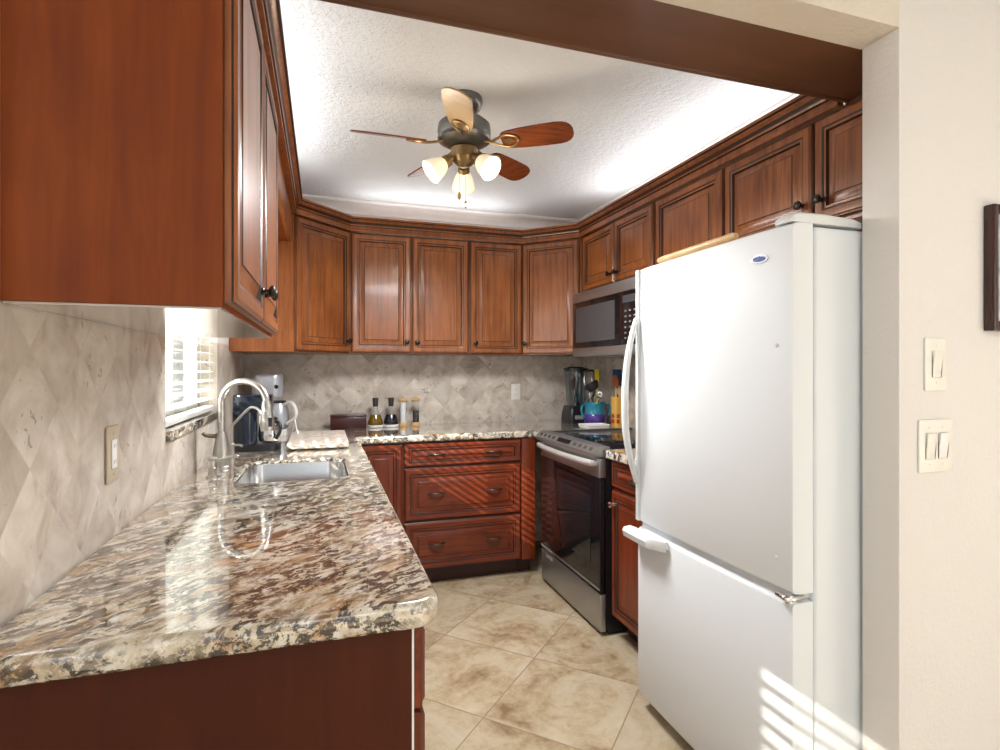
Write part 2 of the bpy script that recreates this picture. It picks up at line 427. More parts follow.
bm = B(); box(bm, XR_, XR_+.13, YD1, YB, 0, 1.43, mi=0); box(bm, XR_, XR_+.13, YD1, YB, 1.43, ZC, mi=1)
struct('wall_right', bm, [m_tile_l, m_wall])
bm = B()   # dividing wall: right pier and left stub
box(bm, JX, 3.2, YD0, YD1, 0, ZC, bev=.006); struct('wall_dining_right', bm, m_wall)
bm = B(); box(bm, -1.63, XL-.131, YD0, YD1, 0, ZC); struct('wall_dining_left', bm, m_wall)
bm = B(); box(bm, XL-.13, JX-.001, YD0, YD1-.001, ZH, ZC); struct('trim_1', bm, m_head)
bm = B()   # dark beam along the opening with a small edge moulding
box(bm, XL+.001, XR_-.001, YD1, 1.335, ZH, ZC-.001)
box(bm, XL+.001, XR_-.001, 1.330, 1.349, ZH-.004, ZH+.03, bev=.005, mi=0)
box(bm, 1.612, XR_-.001, YD1, 1.349, 2.1555, ZH); box(bm, XL+.001, -.166, YD1, 1.349, 2.1555, ZH)  # added strips stopping light leaking through the gap above the cabinets
struct('trim_2', bm, m_beam)
# coved ceiling moulding along back and side walls
def sweep(bm, path, prof, mi=0):
    """path: xy points; profile: (offset to the right of travel, z)"""
    P = [Vector((x, y)) for x, y in path]; rings = []
    for i, p in enumerate(P):
        d0 = (P[i]-P[i-1]).normalized() if i else (P[1]-P[0]).normalized()
        d1 = (P[i+1]-P[i]).normalized() if i < len(P)-1 else d0
        n0 = Vector((d0.y, -d0.x)); n1 = Vector((d1.y, -d1.x))
        m = (n0+n1); m = m/(m.dot(n0)) if m.length > 1e-6 else n0
        rings.append([Vector((p.x+m.x*o, p.y+m.y*o, z)) for o, z in prof])
    return loft(bm, rings, mi=mi)
cove = [(0.001, ZC-.001), (.085, ZC-.001), (.085, ZC-.012), (.075, ZC-.02)] + [(.012+.055*(1-math.sin(t*PI/2/6)), ZC-.02-.05*(1-math.cos(t*PI/2/6))) for t in range(7)] + [(.012, ZC-.085), (.001, ZC-.085)]
bm = B(); sweep(bm, [(XL, 1.36), (XL, YB), (XR_, YB), (XR_, 1.36)], cove); struct('trim_3', bm, m_white)
# dining room side walls (behind and beside the camera)
bm = B()
LY0, LY1, LZ0, LZ1 = -1.0, -.105, 1.3, 2.432
for a, b, c, d in ((-2.2, LY0, 0, ZC), (LY1, YD0-.001, 0, ZC), (LY0, LY1, 0, LZ0), (LY0, LY1, LZ1, ZC)): box(bm, -1.63, -1.55, a, b, c, d)
struct('wall_far_left', bm, m_wall)
w2 = thing('window_2', None, None, (-1.59, (LY0+LY1)/2, LZ0)); w2['kind'] = 'structure'
hw2 = (LY1-LY0)/2-.001; hh2 = LZ1-LZ0-.001
bm = B()
for a in (-hw2, hw2-.03): box(bm, -.035, .035, a, a+.03, 0, hh2)
box(bm, -.035, .035, -hw2+.03, hw2-.03, 0, .03)
obj('window_frame', bm, m_white, w2)
bm = B()
for i in range(21): box(bm, -.031, .031, -hw2+.031, hw2-.031, .072+i*.052, .075+i*.052)
obj('louvres', bm, m_blind, w2)
bm = B(); box(bm, 3.1, 3.2, -2.2, YD0-.001, 0, ZC); struct('wall_far_right', bm, m_wall)

# window
win = thing('window_1', None, None, (XL-.10, (WY0+WY1)/2, WZ0)); win['kind'] = 'structure'
hw = (WY1-WY0)/2-.001; wh = WZ1-WZ0-.001
bm = B()
for a in (-hw, hw-.045): box(bm, -.03, .02, a, a+.045, 0, wh, bev=.004)
box(bm, -.03, .02, -hw+.045, hw-.045, 0, .05, bev=.004); box(bm, -.03, .02, -hw+.045, hw-.045, wh-.045, wh, bev=.004)
box(bm, -.028, .015, -.025, .025, .05, wh-.045, bev=.004)
obj('window_frame', bm, m_white, win)
for a, b in ((-hw+.0455, -.0255), (.0255, hw-.0455)):
    obj('pane', bx(-.008, -.004, a, b, .0505, wh-.0455), m_pane, win)
bm = B(); box(bm, XL-.099, XL+.014, WY0-.0, WY1+.0, WZ0-.034, WZ0-.001, bev=.004)
tag(obj('window_sill', bm, m_granite), 'narrow granite sill under the white window blind', 'sill')

# blind
bl = thing('window_blind', 'white slatted venetian blind hanging in the window over the counter', 'blind', (XL-.036, (WY0+WY1)/2, WZ0))
hy = (WY1-WY0)/2-.012
obj('headrail', bx(-.028, .028, -hy, hy, wh-.05, wh-.004, bev=.004), m_blind, bl)
obj('bottom_rail', bx(-.026, .026, -hy, hy, .006, .026, bev=.004), m_blind, bl)
ns = 19; z0 = .062; dz = (wh-.085-z0)/(ns-1)
for i in range(ns):
    bm = B(); Rm = T(0, 0, z0+i*dz) @ RY(math.radians(6))
    prof = [(x, .0016-.0028*(x/.025)**2) for x in (-.025, -.0125, 0, .0125, .025)]
    ring = [Vector((x, 0, z+.0012)) for x, z in prof] + [Vector((x, 0, z-.0012)) for x, z in reversed(prof)]
    loft(bm, [[Rm @ (p+Vector((0, -hy, 0))) for p in ring], [Rm @ (p+Vector((0, hy, 0))) for p in ring]])
    obj('slat', bm, m_blind, bl)
for y in (-hy+.12, 0.12, hy-.12):
    bm = B()
    for x in (-.027, .027): tube(bm, [(x, y, .02), (x, y, wh-.05)], .0011, 6)
    obj('ladder_cord', bm, m_blind, bl)

# ------------------------------------------------------------------ cabinets
def front_bm(x0, x1, z0, z1, t=.020, y=-.001, fw=.046, slab=False):
    """raised-panel front facing -y (local); grooves carry the dark glaze"""
    bm = B(); W, H = x1-x0, z1-z0
    fw = min(fw, W*.2, H*.26)
    prof = [(0, 0, 0), (0, t*.55, 0), (.004, t*.72, 1), (.006, t*.72, 0), (.011, t, 0), (fw-.012, t, 0), (fw-.006, t*.80, 1),
            (fw-.003, t*.80, 0), (fw+.002, t*.86, 0), (fw+.006, t*.42, 1), (fw+.010, t*.40, 0), (fw+.034, t*.86, 0), (fw+.037, t*.98, 1)]
    prev = None
    for ins, d, mi in prof:
        ins = min(ins, min(W, H)/2-.004)
        r = [bm.verts.new((x0+ins, y-d, z0+ins)), bm.verts.new((x1-ins, y-d, z0+ins)), bm.verts.new((x1-ins, y-d, z1-ins)), bm.verts.new((x0+ins, y-d, z1-ins))]
        if prev:
            for i in range(4): bm.faces.new((prev[i], prev[(i+1) % 4], r[(i+1) % 4], r[i])).material_index = mi
        else: bm.faces.new(r)
        prev = r
    bm.faces.new(prev); return bm
def knob_bm(x, z, y=-.021, k=1.0):
    M = T(x, y, z) @ RX(PI/2)
    return lathe(B(), [(0, 0), (.009*k, 0), (.009*k, .003*k), (.0055*k, .005*k), (.005*k, .014*k), (.013*k, .018*k), (.0155*k, .022*k), (.0145*k, .027*k), (.009*k, .030*k), (0, .031*k)], 20, M)
def pull_bm(x, z, y=-.021):
    bm = B(); pts = curve_pts([(x-.048, y, z-.002), (x-.040, y-.012, z), (x-.022, y-.024, z+.001), (x, y-.027, z), (x+.022, y-.024, z+.001), (x+.040, y-.012, z), (x+.048, y, z-.002)], 4)
    n = len(pts); tube(bm, pts, [.0035+.0035*math.sin(PI*i/(n-1))**2+(.003 if i in (2, n-3) else 0) for i in range(n)], 8)
    for s in (-1, 1): lathe(bm, [(0, 0), (.009, 0), (.008, .003), (0, .004)], 12, T(x+s*.047, y, z-.002) @ RX(PI/2))
    return bm
def carcass(bm, w_, d, z0, z1, t=.018, top=True, toe=0.0):
    box(bm, 0, t, 0, d, z0, z1); box(bm, w_-t, w_, 0, d, z0, z1)
    box(bm, t, w_-t, d-t, d, z0, z1); box(bm, t, w_-t, .02, d-t, z0, z0+t)
    if top: box(bm, t, w_-t, .02, d-t, z1-t, z1)
    box(bm, t, w_-t, 0, .02, z0, z0+.04); box(bm, t, w_-t, 0, .02, z1-.04, z1)
    box(bm, t, t+.03, 0, .02, z0+.04, z1-.04); box(bm, w_-t-.03, w_-t, 0, .02, z0+.04, z1-.04)
def cabinet(name, label, loc, rotz, w_, d, z0, z1, fronts, group=None, mats=(None, None), cat='cabinet', top=True, toe=None, under=None, body_m=None, solid=True):
    mw, mh = mats[0] or m_wood, mats[1] or m_woodh
    t = thing(name, label, cat, (loc[0], loc[1], 0), rotz, group)
    bm = B()
    if solid: box(bm, 0, w_, 0, d, z0, z1)
    else: carcass(bm, w_, d, z0, z1, top=top)
    obj('body', bm, body_m or mw, t)
    if under: obj('bottom_panel', bx(.004, w_-.002, .003, d-.002, z0-.004, z0-.0005), under, t, 'pale bottom panel')
    if toe: obj('toe_kick', bx(0.002, w_-.002, toe, d-.01, 0.0, z0-.0005), m_toe, t)
    for f in fronts:
        kind, x0, x1, a, b = f[:5]
        dr = obj('door' if kind == 'door' else 'drawer', front_bm(x0, x1, a, b), [mw if kind == 'door' else mh, m_glaze], t)
        for hk in f[5:]:
            if hk[0] == 'k': obj('knob', knob_bm(hk[1], hk[2]), m_bronze, dr, 'dark round knob' )
            elif hk[0] == 'kc': obj('knob', knob_bm(hk[1], hk[2]), m_chrome, dr, 'shiny round knob')
            else: obj('handle', pull_bm(hk[1], hk[2]), m_pewter, dr, 'dark metal pull')
    return t

UZ0, UZ1 = 1.400, 2.154
GU = 'cherry upper cabinets'
# left run, upper
cabinet('upper_cabinet', 'large cherry upper cabinet at the left, plain end panel facing the viewer', (-.163, 1.04), PI/2, .96, .309, 1.413, 2.154,
        [('door', .014, .474, 1.422, 2.145, ('k', .440, 1.50)), ('door', .480, .952, 1.422, 2.145, ('k', .514, 1.50))], GU, body_m=m_panel, under=m_lam)
v = thing('window_valance', 'cherry valance bridging the cabinets above the window', 'valance', (-.163, 2.003, 2.0))
obj('front_board', bx(-.018, .002, 0, 1.208, 0, .155, bev=.003), m_wood, v)
obj('soffit_panel', bx(-.309, -.0185, 0, 1.208, .002, .02), m_panel, v)
# corner cabinets
def corner(label, A, rotz, poly, Wd, kx, body_m):
    t = thing('corner_cabinet', label, 'cabinet', (A[0], A[1], 0), rotz, GU)
    R = Matrix.Rotation(-rotz, 2); P = [tuple(R @ Vector((x-A[0], y-A[1]))) for x, y in poly]
    obj('body', prism(B(), P, UZ0, UZ1), body_m, t)
    d = obj('door', front_bm(.008, Wd-.008, UZ0+.006, UZ1-.006), [m_wood, m_glaze], t)
    obj('knob', knob_bm(kx, UZ0+.075), m_bronze, d, 'dark round knob')
corner('diagonal cherry corner cabinet at back left, beside the window', (-.155, 3.218), PI/4, [(-.155, 3.218), (.157, 3.53), (.157, 3.862), (-.472, 3.862), (-.472, 3.218)], .441, .405, m_wood)
corner('diagonal cherry corner cabinet at back right, beside the microwave', (1.302, 3.53), -PI/4, [(1.302, 3.53), (1.600, 3.232), (1.928, 3.232), (1.928, 3.862), (1.302, 3.862)], .421, .034, m_wood)
cabinet('upper_cabinet', 'double-door cherry upper cabinet on the back wall above bottles', (.158, 3.53), 0, .764, .332, UZ0, UZ1,
        [('door', .010, .382, UZ0+.006, UZ1-.006, ('k', .352, UZ0+.075)), ('door', .388, .760, UZ0+.006, UZ1-.006, ('k', .418, UZ0+.075))], GU)
cabinet('upper_cabinet', 'single-door cherry upper cabinet on the back wall above the outlet', (.923, 3.53), 0, .378, .332, UZ0, UZ1,
        [('door', .008, .370, UZ0+.006, UZ1-.006, ('k', .038, UZ0+.075))], GU)
# right run, upper (local x runs toward the camera)
cabinet('upper_cabinet', 'short double-door cherry cabinet directly above the microwave', (1.61, 3.229), -PI/2, .828, .317, 1.786, UZ1,
        [('door', .034, .428, 1.800, UZ1-.006, ('k', .396, 1.855)), ('door', .434, .816, 1.800, UZ1-.006, ('k', .466, 1.855))], GU)
cabinet('upper_cabinet', 'single-door cherry cabinet between microwave and refrigerator, partly hidden', (1.61, 2.400), -PI/2, .505, .317, UZ0, UZ1,
        [('door', .016, .498, UZ0+.006, UZ1-.006, ('k', .05, UZ0+.075))], GU)
cabinet('upper_cabinet', 'double-door cherry cabinet above the white refrigerator', (1.61, 1.894), -PI/2, .775, .317, 1.786, UZ1,
        [('door', .004, .435, 1.800, UZ1-.006, ('k', .400, 1.872)), ('door', .443, .772, 1.800, UZ1-.006, ('k', .478, 1.872))], GU)
# crown moulding, one continuous run
crown = [(-.03, 2.1565), (.024, 2.156), (.024, 2.170), (.018, 2.174), (.018, 2.188), (.026, 2.191), (.028, 2.198), (.034, 2.212), (.046, 2.221), (.046, 2.226), (.054, 2.230), (.054, 2.241), (-.002, 2.241), (-.002, 2.160), (-.03, 2.1605)]
cp = [(-.157, 1.3495), (-.157, 3.217), (.157, 3.531), (1.301, 3.531), (1.603, 3.229), (1.603, 1.3495)]
bm = B(); sweep(bm, cp, crown)
bm.faces.ensure_lookup_table()
for k_, f in enumerate(bm.faces):
    if k_ < 5*len(crown) and k_ % len(crown) in (2, 4, 6, 9): f.material_index = 1
tag(obj('crown_molding', bm, [m_wood, m_glaze]), 'stepped cherry crown molding running along the tops of upper cabinets', 'molding')

# base cabinets
BZ0, BZ1 = .105, .868
GB = 'cherry base cabinets'; MB_ = (m_base, m_baseh)
DZ = (.112, .716, .724, .862)
def dd(x0, x1, hinge='l'):
    xm = (x0+x1)/2; kx = x1-.035 if hinge == 'l' else x0+.035
    return [('drawer', x0, x1, DZ[2], DZ[3], ('p', xm, .793)), ('door', x0, x1, DZ[0], DZ[1], ('k', kx, .655))]
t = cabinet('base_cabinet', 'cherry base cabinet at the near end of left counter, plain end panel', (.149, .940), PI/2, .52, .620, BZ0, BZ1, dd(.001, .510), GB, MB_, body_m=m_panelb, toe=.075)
obj('edge_strip', bx(-.0012, -.0002, 0, .0035, BZ0, BZ1), m_white, t, 'worn white edge line')
cabinet('base_cabinet', 'cherry sink base cabinet under the steel sink', (.149, 1.462), PI/2, 1.12, .620, BZ0, BZ1,
        [('door', .010, .556, DZ[0], DZ[3], ('k', .52, .78)), ('door', .564, 1.11, DZ[0], DZ[3], ('k', .60, .78))], GB, MB_, toe=.075, solid=False, top=False)
cabinet('base_cabinet', 'cherry base cabinet on the left between sink and back corner', (.149, 2.584), PI/2, .66, .620, BZ0, BZ1, dd(.010, .650), GB, MB_, toe=.075)
cabinet('base_cabinet', 'cherry back-corner base cabinet with one full-height door, mostly in shade', (.153, 3.262), 0, .300, .600, BZ0, BZ1,
        [('door', .050, .294, DZ[0], DZ[3])], GB, MB_, toe=.073)
cabinet('base_cabinet', 'three-drawer cherry base cabinet on the back wall', (.454, 3.262), 0, .738, .600, BZ0, BZ1,
        [('drawer', .004, .734, .722, .864, ('p', .194, .795), ('p', .551, .795)), ('drawer', .004, .734, .402, .714, ('p', .194, .562), ('p', .551, .562)),
         ('drawer', .004, .734, .110, .392, ('p', .194, .262), ('p', .551, .262))], GB, MB_, toe=.073)
t = thing('filler_panel', 'plain red cherry filler panel between drawers and stove', 'panel', (1.193, 3.242, 0))
obj('panel', bx(0, .090, 0, .6, BZ0, BZ1, bev=.002), m_base, t); obj('toe_kick', bx(.001, .089, .093, .6, 0, BZ0-.001), m_toe, t)
cabinet('base_cabinet', 'narrow red cherry base cabinet between stove and refrigerator', (1.352, 2.374), -PI/2, .475, .574, BZ0, BZ1,
        [('drawer', .004, .471, .732, .864, ('p', .24, .797)), ('door', .004, .471, .110, .722, ('kc', .036, .655))], GB, MB_, toe=.075)

# countertops
outer = [(XL+.002, .911), (.195-.05, .911)] + [(.145+.05*math.cos(a), .961+.05*math.sin(a)) for a in [(-PI/2)+k*PI/2/8 for k in range(1, 9)]] + \
        [(.195, 3.230), (1.262, 3.230), (1.262, 3.150), (1.926, 3.150), (1.926, 3.862), (XL+.002, 3.862)]
hole = list(reversed(rrect(-.29, .09, 2.06, 2.51, .07)))
ct = slab_curve('countertop', [outer, hole], .8705, .915, .014, m_granite)
tag(ct, 'long L-shaped polished granite countertop around the sink and back wall', 'countertop')
ct2 = slab_curve('countertop', [[(1.303, 1.886), (1.926, 1.886), (1.926, 2.376), (1.303, 2.376)]], .8705, .915, .012, m_granite)
tag(ct2, 'short granite countertop between the stove and refrigerator', 'countertop')

# ------------------------------------------------------------------ sink and taps
sk = thing('kitchen_sink', 'stainless steel undermount sink in the granite counter', 'sink', (-.1, 2.285, .868))
rings = []
for ins, z, r in ((.0025, .036, .068), (.005, .0365, .067), (.006, .034, .066), (.010, -.12, .066), (.016, -.158, .065), (.04, -.176, .06), (.17, -.182, .02)):
    rings.append([Vector((x, y, z)) for x, y in rrect(-.19+ins, .19-ins, -.225+ins, .225-ins, r)])
obj('bowl', loft(B(), rings, cap0=False), m_sink, sk)
obj('drain', lathe(B(), [(0, .0), (.02, .0), (.034, .003), (.042, .002), (.043, 0)], 24, T(0, 0, -.1815)), m_chrome, sk)

fa = thing('kitchen_faucet', 'tall brushed nickel gooseneck faucet behind the sink', 'faucet', (-.379, 2.40, .915))
obj('base', lathe(B(), [(.036, 0), (.036, .006), (.033, .010), (.034, .03), (.033, .055), (.027, .095), (.021, .128), (.019, .14), (.014, .142)], 28), m_nickel, fa)
ex, ey = .172, -.085
pts = [(0, 0, .13), (0, 0, .20), (0, 0, .255)]
for k in range(1, 13):
    a = PI-k*PI/12; c = .5*(1+math.cos(a)); h = .255+.088*math.sin(a)
    pts.append((ex*c, ey*c, h))
obj('spout', tube(B(), curve_pts(pts, 3), .0132, 16), m_nickel, fa)
e = Vector(pts[-1]); d = Vector((.04, -.02, -1)).normalized()
bm = B(); tube(bm, [e-d*.01, e+d*.01, e+d*.05, e+d*.085, e+d*.105], [.016, .019, .023, .027, .025], 18)
hd = obj('spray_head', bm, m_nickel, fa)
obj('button', bx(-.007, .007, -.006, .006, -.018, .018, bev=.003, M=T(*(e+d*.07+Vector((.012, -.0225, 0))))), m_blk, hd, 'dark spray button')
bm = B(); tube(bm, curve_pts([(-.010, -.004, .128), (-.030, -.012, .128), (-.052, -.022, .133), (-.062, -.026, .142)], 4), [.008]*5+[.0075]*4+[.0065]*4, 10)
obj('lever', bm, plain('bronze_lever', (.16, .12, .09), .3, .8), fa, 'dark bronze lever')

ff = thing('filter_faucet', 'slim nickel water filter faucet behind the tall faucet', 'faucet', (-.384, 2.70, .915))
obj('base', lathe(B(), [(.02, 0), (.02, .004), (.012, .01), (.010, .05), (.012, .055), (.008, .06)], 20), m_nickel, ff)
obj('spout', tube(B(), curve_pts([(0, 0, .05), (0, 0, .13), (.012, -.012, .150), (.075, -.09, .213), (.10, -.12, .224), (.125, -.15, .215), (.134, -.162, .192)], 5), .0062, 10), m_nickel, ff)
obj('lever', tube(B(), [(.006, -.004, .05), (.03, -.02, .052), (.046, -.03, .048)], [.0055, .005, .006], 10), m_nickel, ff)

sd = thing('soap_dispenser', 'short nickel soap dispenser in front of the tall faucet', 'soap dispenser', (-.377, 2.20, .915))
obj('base', lathe(B(), [(.021, 0), (.021, .004), (.014, .008), (.0145, .03), (.016, .035), (.013, .04), (.013, .062), (.0165, .066), (.0165, .072), (.004, .076), (0, .076)], 22), m_nickel, sd)
obj('nozzle', tube(B(), curve_pts([(.008, -.002, .058), (.04, -.004, .066), (.075, -.006, .076), (.085, -.007, .072)], 4), .0052, 10), m_nickel, sd)

# ------------------------------------------------------------------ stove
RY0, RY1, RX0 = 2.387, 3.143, 1.286
rg = thing('stove', 'stainless slide-in stove with black glass oven door', 'stove', (RX0, RY0, 0))
W = RY1-RY0
obj('body', bx(.032, .635, .002, W-.002, .035, .905), m_blk, rg, 'black side body')
obj('kick_plate', bx(.05, .62, .02, W-.02, .001, .034), m_blk, rg)
bm = B(); box(bm, 0, .031, .003, W-.003, .022, .205, bev=.004); obj('storage_drawer', bm, m_ss, rg, 'stainless bottom drawer')
bm = B(); box(bm, -.004, .031, .003, W-.003, .222, .772, bev=.004); dr = obj('oven_door', bm, m_blkglass, rg, 'black glass oven door')
obj('window', bx(-.0065, -.0041, .10, W-.10, .33, .67, bev=.001), plain('oven_window', (.014, .014, .016), .05), dr)
obj('top_rail', bx(-.006, .031, .003, W-.003, .773, .868, bev=.003), m_ss, dr, 'stainless top rail')
obj('lower_trim', bx(-.005, -.0041, .003, W-.003, .2225, .2345), m_ss, dr, 'stainless lower trim')
bm = B(); n = 16
pts = [(-.018-.040*math.sin(PI*(.08+.84*i/n))**.7, .035+(W-.07)*i/n, .843) for i in range(n+1)]
pts = [(-.006, .035, .843)] + pts + [(-.006, W-.035, .843)]
tube(bm, pts, [.013]+[.014]*(n+1)+[.013], 14, flat=1.15); obj('handle', bm, plain('bright_handle', (.80, .80, .79), .42, .7), dr, 'curved bright metal handle')
bm = B()
sec = [(-.034, .874), (-.036, .893), (-.010, .925), (.05, .925), (.05, .874)]
loft(bm, [[Vector((x, .001, z)) for x, z in sec], [Vector((x, W-.001, z)) for x, z in sec]])
cpn = obj('control_panel', bm, m_ss, rg, 'slanted stainless control panel')
def on_slant(y0, y1, s0, s1, d=.0008):
    a = Vector((-.036, 0, .893)); b = Vector((-.010, 0, .925)); n_ = Vector((-.776, 0, .631)).normalized()
    bm = B(); q = []
    for s_, y in ((s0, y0), (s0, y1), (s1, y1), (s1, y0)): q.append(a.lerp(b, s_)+n_*d+Vector((0, y, 0)))
    q2 = [p-n_*.0006 for p in q]; loft(bm, [q2, q]); return bm
obj('display', on_slant(.30, .46, .2, .85), m_blkglass, cpn)
for y in (.06, .12, .18, .24, .52, .58, .64, .70): obj('touch_pad', on_slant(y-.016, y+.016, .28, .75), m_pad, cpn)
obj('cooktop', bx(.051, .635, -.002, W+.002, .9055, .9195, bev=.002), m_blkglass, rg, 'black glass cooktop')
obj('rear_trim', bx(.053, .634, W-.006, W+.0025, .9196, .923, bev=.001), m_ss, rg)
for (x, y, r) in ((.18, .19, .095), (.18, .56, .075), (.46, .19, .075), (.46, .56, .10)):
    obj('burner_ring', lathe(B(), [(r, .9196), (r+.003, .9198), (r+.004, .9196)], 40, T(x, y, 0), caps=False), m_grey, rg)

# ------------------------------------------------------------------ microwave
MX = 1.532; MY0, MY1, MZ0, MZ1 = 2.432, 3.222, 1.374, 1.782
mw = thing('microwave', 'stainless and black over-the-range microwave on the right wall', 'microwave', (MX, MY0, MZ0))
W = MY1-MY0; H = MZ1-MZ0
obj('body', bx(.03, .39, .001, W-.001, .01, H, bev=.003), m_blk, mw)
obj('top_band', bx(0, .0295, 0, W, H-.062, H, bev=.004), m_ss, mw, 'stainless upper band')
obj('bottom_band', bx(0, .0295, 0, W, .008, .060, bev=.004), m_ss, mw, 'stainless lower band')
dr = obj('door', bx(.002, .0295, .20, W-.001, .061, H-.063, bev=.003), m_blkglass, mw, 'black glass door')
obj('window', bx(.0005, .0019, .255, W-.05, .095, H-.095), m_mwwin, dr, 'grey see-through window')
cp_ = obj('control_panel', bx(.002, .0295, .001, .198, .061, H-.063, bev=.003), m_blkglass, mw, 'black button panel')
obj('display', bx(.0008, .0019, .03, .17, H-.125, H-.085), m_mwwin, cp_)
for r in range(6):
    for c in range(3):
        obj('button', bx(.0004, .0019, .043+c*.045, .060+c*.045, .090+r*.029, .099+r*.029, bev=.0005), m_grey, cp_)
obj('vent_grille', bx(.04, .36, .03, W-.03, .002, .0095), m_grey, mw)

# ------------------------------------------------------------------ refrigerator
FX, FY0, FY1 = 1.155, 1.121, 1.866
fr = thing('refrigerator', 'white bottom-freezer refrigerator at the right', 'refrigerator', (FX, FY0, 0))
W = FY1-FY0
def fridge_door(z0, z1, bulge=.012):
    """contoured door: bowed front, rounded edges"""
    n = 14; r = .02; sec = []
    for i in range(n+1):
        y = i/n*W; x = bulge*(2*i/n-1)**2*0.6
        if i == 0: sec += [(.074, .0015), (.022, .0015), (.010, .005), (x+.002, .016)]
        elif i == n: sec += [(x+.002, W-.016), (.010, W-.005), (.022, W-.0015), (.074, W-.0015)]
        else: sec.append((x, y))
    rings = [[Vector((x if x > .05 else x+ins, y, z)) for x, y in sec] for z, ins in ((z0, .012), (z0+.004, .004), (z0+.012, 0), (z1-.012, 0), (z1-.004, .004), (z1, .012))]
    return loft(B(), rings)
obj('body', bx(.083, .765, .003, W-.003, .02, 1.685, bev=.012, seg=3), m_fridge, fr)
obj('base_grille', bx(.075, .082, .02, W-.02, .012, .05), m_gasket, fr)
for x in (.12, .72):
    for y in (.06, W-.06): obj('foot', lathe(B(), [(.02, 0), (.02, .012), (.012, .019)], 14, T(x, y, .0005)), m_blk, fr)
ud = obj('refrigerator_door', fridge_door(.717, 1.690), m_fridge, fr)
fd = obj('freezer_drawer', fridge_door(.055, .694), m_fridge, fr)
obj('gasket', bx(.0745, .0825, .012, W-.012, .725, 1.68), m_gasket, ud, 'grey door seal')
obj('gasket', bx(.0745, .0825, .012, W-.012, .062, .69), m_gasket, fd, 'grey drawer seal')
obj('divider_strip', bx(.02, .082, .02, W-.02, .6955, .7155), m_strip, fr, 'grey strip between the doors')
# door handle: trim strip along the far edge plus a bowed grip
bm = B(); box(bm, -.002, .018, W-.022, W-.003, .722, 1.686, bev=.004)
obj('handle_trim', bm, m_fridgetrim, ud)
hz = [(-.0, 1.50), (-.012, 1.46), (-.036, 1.36), (-.048, 1.25), (-.050, 1.15), (-.045, 1.06), (-.028, .97), (-.008, .90), (.0, .87)]
pts = curve_pts([(x-.004, W-.014, z) for x, z in hz], 5); n = len(pts)
obj('handle', tube(B(), pts, [.010+.006*math.sin(PI*i/(n-1)) for i in range(n)], 14, flat=.8), m_fridgetrim, ud, 'bowed white door handle')
bm = B(); rings = []
for i in range(13):
    y = W-.215+i*.0185
    k = math.sin(PI*min(1, max(0, .04+.5*i/12)))
    k = min(1, .25+i/4) 
    rings.append([Vector((x*k, y, z)) for x, z in ((.006, .690), (-.020, .700), (-.046, .697), (-.054, .684), (-.048, .662), (-.040, .660), (-.036, .676), (-.008, .672), (.006, .664))])
obj('handle', loft(bm, rings), m_fridgetrim, fd, 'white scoop handle')
# hinges and cover
bm = B(); tube(bm, curve_pts([(.05, .012, .706), (.012, .006, .706), (-.005, .012, .706), (-.004, .026, .707), (-.001, .045, .7065)], 4), .0072, 10)
lathe(bm, [(0, 0), (.010, 0), (.010, .018), (0, .019)], 16, T(.004, .012, .697))
obj('middle_hinge', bm, m_chrome, fr, 'chrome hinge')
bm = B(); rings = []
for x, hgt, a, b in ((.004, .004, .015, .055), (.012, .018, .006, .065), (.03, .028, .004, .07), (.12, .030, .004, .072), (.22, .026, .004, .072), (.25, .018, .006, .07), (.256, .004, .012, .06)):
    rings.append([Vector((x, a, 1.6915)), Vector((x, a, 1.6915+hgt*.8)), Vector((x, a+.01, 1.6915+hgt)), Vector((x, b-.01, 1.6915+hgt)), Vector((x, b, 1.6915+hgt*.8)), Vector((x, b, 1.6915))])
obj('hinge_cover', loft(bm, rings), m_fridgetrim, fr)
for (yy, zz) in ((.055, 1.37), (.055, .80)):
    obj('plug', lathe(B(), [(0, 0), (.006, 0), (.005, .002), (0, .003)], 14, T(.005, yy, zz) @ RY(-PI/2)), m_fridgetrim, ud)
bd = B(); Mb = T(.0032, .112, 1.612) @ RY(-PI/2) @ RZ(PI/2) @ RZ(-.06)
def oval(bm, a, b, z0, z1, M, n=32):
    loft(bm, [[M @ Vector((a*math.cos(2*PI*i/n), b*math.sin(2*PI*i/n), z)) for i in range(n)] for z in (z0, z1)])
oval(bd, .031, .0125, -.004, .0015, Mb); bo = obj('badge', bd, plain('badge_silver', (.62, .64, .70), .2, .8), ud, 'small oval silver badge')
bd = B(); oval(bd, .024, .0075, .0016, .0021, Mb); obj('emblem', bd, m_badge, bo, 'blue oval centre')
bd = B(); tube(bd, [Mb @ Vector((x, .003*math.sin(x*160), .0024)) for x in [-.019+.002*i for i in range(20)]], .0011, 6)
obj('script', bd, m_chrome, bo, 'silver swash')

rp = obj('wooden_dowel', tube(B(), [(1.178, 1.345, 1.7045), (1.178, 1.36, 1.7045), (1.182, 1.72, 1.7045), (1.182, 1.745, 1.7045)], [.009, .0125, .0125, .010], 16), m_bamboo)
tag(rp, 'pale wooden dowel lying on top of the refrigerator', 'dowel')

